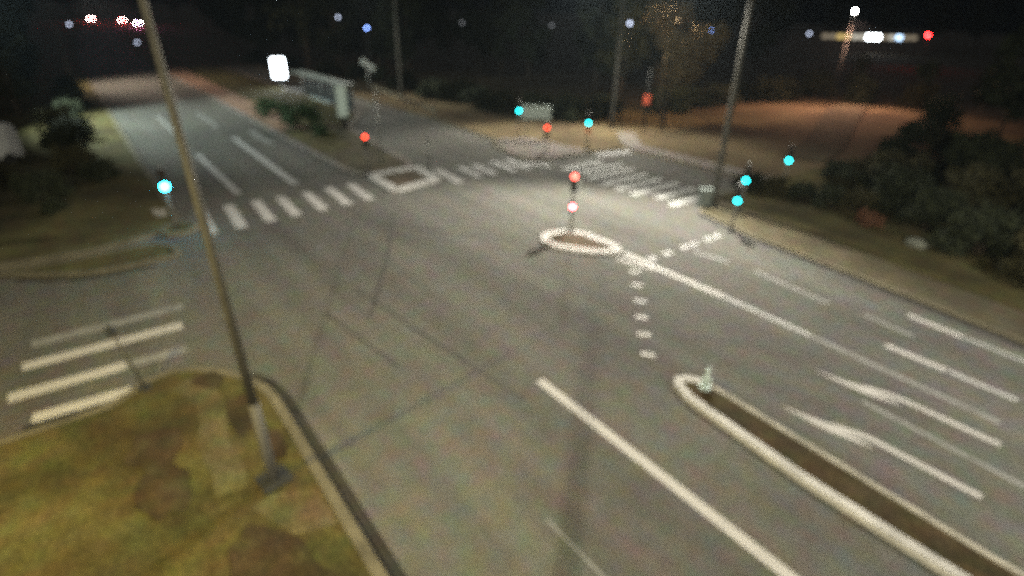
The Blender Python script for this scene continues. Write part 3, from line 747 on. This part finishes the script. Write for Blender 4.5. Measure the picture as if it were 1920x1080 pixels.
# ------------------------------------------------------------------ plants
def leaves(mb, n, clumps, size, squash=1.0):
    for _ in range(n):
        c, r = random.choice(clumps)
        d = Vector((random.gauss(0, 1), random.gauss(0, 1), random.gauss(0, 1))).normalized() * r * random.random() ** .45
        d.z *= squash
        p = Vector(c) + d
        a = Vector((random.gauss(0, 1), random.gauss(0, 1), random.gauss(0, 1))).normalized(); b = a.orthogonal().normalized()
        s = size * random.uniform(.6, 1.4)
        mb.bm.faces.new([mb.bm.verts.new(p + q) for q in (a * s, b * s * .55, -a * s, -b * s * .55)])
def make_tree(label, h, r, crown0, nclump, nleaf, leaf, lsize, loc=(0, 0, 0), group=None, trunk_r=.22, lean=(0, 0)):
    t = thing('tree', label, 'tree', loc, 0, group)
    zc = (crown0 + h) / 2; hz = (h - crown0) / 2
    clumps = []
    for k in range(nclump):
        a = random.uniform(0, 2 * math.pi); q = random.random() ** .5; zz = random.uniform(-1, 1)
        rr = r * math.sqrt(max(.1, 1 - zz * zz)) * q
        clumps.append((Vector((math.cos(a) * rr + lean[0], math.sin(a) * rr + lean[1], zc + zz * hz * .85)), r * random.uniform(.25, .45)))
    tr = MB(); tr.tube([(0, 0, -.1), (lean[0] * .3, lean[1] * .3, crown0 * .6), (lean[0] * .8, lean[1] * .8, zc), (lean[0], lean[1], h * .9)], [trunk_r, trunk_r * .8, trunk_r * .5, .04], 9)
    for c, cr_ in clumps[:7]:
        tr.tube([(lean[0] * .6, lean[1] * .6, crown0 + .1), (Vector((lean[0] * .7, lean[1] * .7, crown0 + .6)) + c) / 2, c], [trunk_r * .45, trunk_r * .28, .02], 6)
    tr.build('trunk', M['bark'], t, True)
    mb = MB(); leaves(mb, nleaf, clumps, lsize); mb.build('crown', M[leaf], t)
    return t
def make_shrub(label, r, h, nclump, nleaf, leaf, lsize, loc=(0, 0, 0), group=None, name='shrub', cat='shrub'):
    t = thing(name, label, cat, loc, 0, group)
    clumps = []
    for k in range(nclump):
        a = random.uniform(0, 2 * math.pi); q = random.random() ** .6
        z = random.uniform(.15, .85) * h; w_ = 1 - .5 * (z / h)
        clumps.append((Vector((math.cos(a) * r * q * w_, math.sin(a) * r * q * w_, z)), min(r, h) * random.uniform(.22, .4)))
    st = MB()
    for c, _ in clumps[:6]: st.tube([(c.x * .1, c.y * .1, -.05), (c.x * .6, c.y * .6, c.z * .5), c], [.05, .035, .012], 6)
    st.build('stems', M['bark'], t)
    mb = MB(); leaves(mb, nleaf, clumps, lsize); mb.build('foliage', M[leaf], t)
    return t
# the round tree lit by the lamp behind it
make_tree('round yellow lit tree with a reddish trunk at the wood edge', 10.2, 3.7, 4.1, 16, 2600, 'leafyellow', .22, (-33.2, 43.3, .05), None, .2, lean=(.3, .6))
# dark wood behind the junction
protos = [make_tree('dark leafy tree in the unlit wood behind the junction', random.uniform(13, 18), random.uniform(3.6, 5), random.uniform(1.0, 3.4), 22, 1500, 'leafdark', .48, (0, 0, 0), 'dark trees of the wood behind the junction', .28) for _ in range(4)]
LB = 'dark leafy tree in the unlit wood behind the junction'
spots = []
edge = [(-150, 33), (-117, 32), (-97, 36), (-80, 38), (-66, 39), (-54, 39.5), (-48, 42), (-44, 47), (-44, 54), (-46, 62)]
for k in range(len(edge) - 1):
    a, b = Vector(edge[k]), Vector(edge[k + 1]); n = Vector((-(b - a).y, (b - a).x)).normalized()
    if n.dot(Vector((-.7, .7))) < 0: n = -n
    for row, dist in enumerate((0, 9, 20)):
        c = 2 if (b - a).length > 10 else 1
        for q in range(c):
            p = a.lerp(b, (q + random.uniform(.2, .8)) / c) + n * (dist + random.uniform(-1.5, 2))
            if (p.x, p.y) == (0, 0): continue
            spots.append((p.x, p.y, random.uniform(.85, 1.25)))
spots += [(-130, 240, 1.5), (-120, 262, 1.5), (-108, 285, 1.6), (-95, 300, 1.6), (-80, 305, 1.6), (-60, 290, 1.5), (-45, 270, 1.5), (-30, 240, 1.5), (-140, 215, 1.4), (-62, 84, 1.0), (-70, 92, 1.1), (-58, 98, 1.1), (-66, 76, 1.0), (-56, 72, .95), (-80, 110, 1.2), (-92, 140, 1.3), (-74, 128, 1.2)]
random.shuffle(spots)
def clear_of_lamps(u, v):
    for (a, b) in ((-83.7, 33.0), (-73.1, 32.5), (-42.2, 62.0), (-75.7, 48.7), (-67.7, 59.3), (-37.2, 47.6)):
        L = Vector((a, b)); D = L.normalized(); p = Vector((u, v)); s = p.dot(D)
        if s < L.length + 1 and abs(p.x * D.y - p.y * D.x) < 5.5 and s > L.length - 40: return False
    return True
first = {}
k = 0
for (u, v, s) in spots:
    if not clear_of_lamps(u, v): continue
    pr = protos[k % 4]; loc = (u, v, height(u, v)); rz = random.uniform(0, 6.28)
    if k < 4: pr.location = loc; pr.rotation_euler = (0, 0, rz); pr.scale = (s, s, s)
    else: dup(pr, loc, rz, LB, (s, s, s))
    k += 1
# trees lining the left road
LL = 'dark leafy tree on the unlit left side of the left road'
for (u, v, s) in ((-66, -4, .55), (-76, -3.5, .62), (-88, -5, .8), (-100, -4, .8), (-118, -6, .9), (-140, -7, .9), (-165, -6, 1), (-58, -12, .8), (-75, -13, 1.0), (-96, -15, 1.1), (-190, -10, 1.1), (-130, -18, 1.2), (-225, -8, 1.1), (-290, 8, 1.3), (-300, 30, 1.3), (-275, 42, 1.2), (-235, 45, 1.2), (-195, 42, 1.1), (-170, 36, 1.1), (-320, 18, 1.4)):
    if v > 5: lab, g = 'dark tree at the top of the hill beyond the cars', 'dark trees on the hill beyond the cars'
    else: lab, g = LL, 'dark trees along the left side of the left road'
    dup(protos[random.randrange(4)], (u, v, height(u, v)), random.uniform(0, 6.28), lab, (s, s, s), g)
# dark trees and shrubs on the right
LR = 'dark leafy tree on the unlit right bank behind the shrubs'
for (u, v, s) in ((-12, 60, .55), (-7, 52, .6), (-3, 45, .6), (-18, 78, .36), (-12, 74, .5), (-4, 66, .7), (2, 52, .8), (-26, 84, .33), (-33, 82, .33), (-8, 88, .75), (4, 40, .7)):
    dup(protos[random.randrange(4)], (u, v, height(u, v)), random.uniform(0, 6.28), LR, (s, s, s), 'dark trees on the right bank')
LS = 'dark shrub in the unlit thicket on the right bank'
sp = [make_shrub(LS, random.uniform(1.6, 2.2), random.uniform(2.0, 2.8), 26, 3000, lf, .13, (0, 0, 0), 'dark shrubs of the right bank') for lf in ('leafdark', 'leafdark', 'leafolive')]
for k, (u, v, s) in enumerate(((-7.6, 31.5, .9), (-5.0, 29.6, .9), (-2.6, 27.9, .9), (.2, 26.6, 1.0), (-10.2, 34.0, 1.0), (-6.5, 34.6, 1.3), (-3.0, 32.0, 1.3), (.6, 30.0, 1.5), (-11.8, 38.4, 1.1), (-8.0, 39.5, 1.5), (-3.8, 37.0, 1.6), (1.5, 34.5, 1.7), (-14.4, 36.9, .6), (-13.2, 42.5, 1.0), (-11.0, 46, 1.4), (-14.6, 50, 1.0), (-15.5, 57, 1.1), (-12.5, 33.0, .55), (3.5, 28.2, 1.6), (-16.2, 30.2, .5), (-15.0, 30.6, .5), (-13.6, 31.0, .5), (-12.2, 31.0, .5), (-10.9, 31.6, .55), (-9.2, 33.2, .9), (-12.8, 34.6, .6), (-14.0, 39.5, .6), (-36, 78, 1.4), (-30, 77, 1.2), (-24, 78, 1.2))):
    loc = (u, v, height(u, v) + (.1 if v < 42 else 0))
    if k < 3: sp[k].location = loc; sp[k].scale = (s, s, s)
    else: dup(sp[k % 3], loc, random.uniform(0, 6.28), LS, (s, s, s * random.uniform(.85, 1.15)))
# shrubs on the left verge
for k, (u, v, s, lab) in enumerate(((-38.5, .2, .5, 1), (-42.0, -1.0, .7, 1), (-47, -1.2, .8, 1), (-52, -.6, .7, 1), (-57, -1.5, .9, 1), (-62, -.5, .8, 1), (-36.0, -2.5, .6, 1), (-40, -4.0, .55, 1), (-33.0, -2.0, .35, 1), (-50, -5.5, 1.0, 1), (-56, -7, 1.3, 1), (-70, 0, .9, 1), (-80, .2, .9, 1), (-31.0, -4.6, .4, 1))):
    dup(sp[(k + 1) % 3], (u, v, .1), random.uniform(0, 6.28), 'dark olive shrub on the left verge beside the left road', (s, s, s), 'shrubs on the left verge')
# undergrowth at the edge of the wood
for k, (u, v, s) in enumerate(((-90, 33, 1.0), (-84, 35, .9), (-78, 35.5, 1.0), (-68, 35, 1.0), (-60, 34.2, 1.0), (-56, 35.5, 1.0), (-51.5, 35.0, 1.0), (-47.5, 35.2, .9), (-44, 37, 1.0), (-41, 38.5, 1.0), (-39.6, 42, 1.0), (-38.5, 50.5, 1.0), (-39, 54, 1.1), (-37.5, 58, 1.0), (-38, 63, 1.1), (-36, 68, 1.2), (-103, 31, 1.1), (-115, 29.5, 1.1))):
    dup(sp[k % 2], (u, v, height(u, v)), random.uniform(0, 6.28), 'dark undergrowth shrub at the foot of the wood', (s * 1.3, s * 1.3, s), 'undergrowth shrubs along the wood')
# bushes on the median
make_shrub('broad low green bush on the median before the lit poster board', 2.3, 2.0, 18, 1500, 'leafbush', .15, (-49.5, 15.2, .1), 'green bushes on the median')
make_shrub('smaller green bush further up the median', 1.6, 1.5, 12, 900, 'leafbush', .15, (-56.3, 14.8, .1), 'green bushes on the median')
make_shrub('small trimmed green bush near the median end', 1.0, .8, 9, 600, 'leafbush', .13, (-44.6, 14.8, .1), 'green bushes on the median')
# rusty shrub and pale stone on the right verge
make_shrub('low shrub with rusty orange leaves on the right verge', .75, .8, 10, 420, 'leafrust', .1, (-9.5, 29.2, .1))
tag(MB().ball((0, 0, 0), .42, 2, (1.1, .8, .6)).build('stone', M['stone'], None, True), 'pale rounded stone on the right verge beside the dark shrubs', 'stone')
st = [o for o in bpy.data.objects if o.name == 'stone'][0]; st.location = (-6.95, 28.3, .22)


# ------------------------------------------------------------------ thin haze added to lift the dark tones
hz = MB(); hz.box((-60, 60, 29), (900, 900, 64)); hm = bpy.data.materials.new('added haze'); hm.use_nodes = True
n = hm.node_tree.nodes; n.remove(n['Principled BSDF']); v = n.new('ShaderNodeVolumePrincipled')
v.inputs['Density'].default_value = .00014; v.inputs['Color'].default_value = (.66, .84, 1, 1); v.inputs['Anisotropy'].default_value = .2
hm.node_tree.links.new(v.outputs[0], n['Material Output'].inputs['Volume'])
ho = hz.build('haze', hm); ho['kind'] = 'stuff'
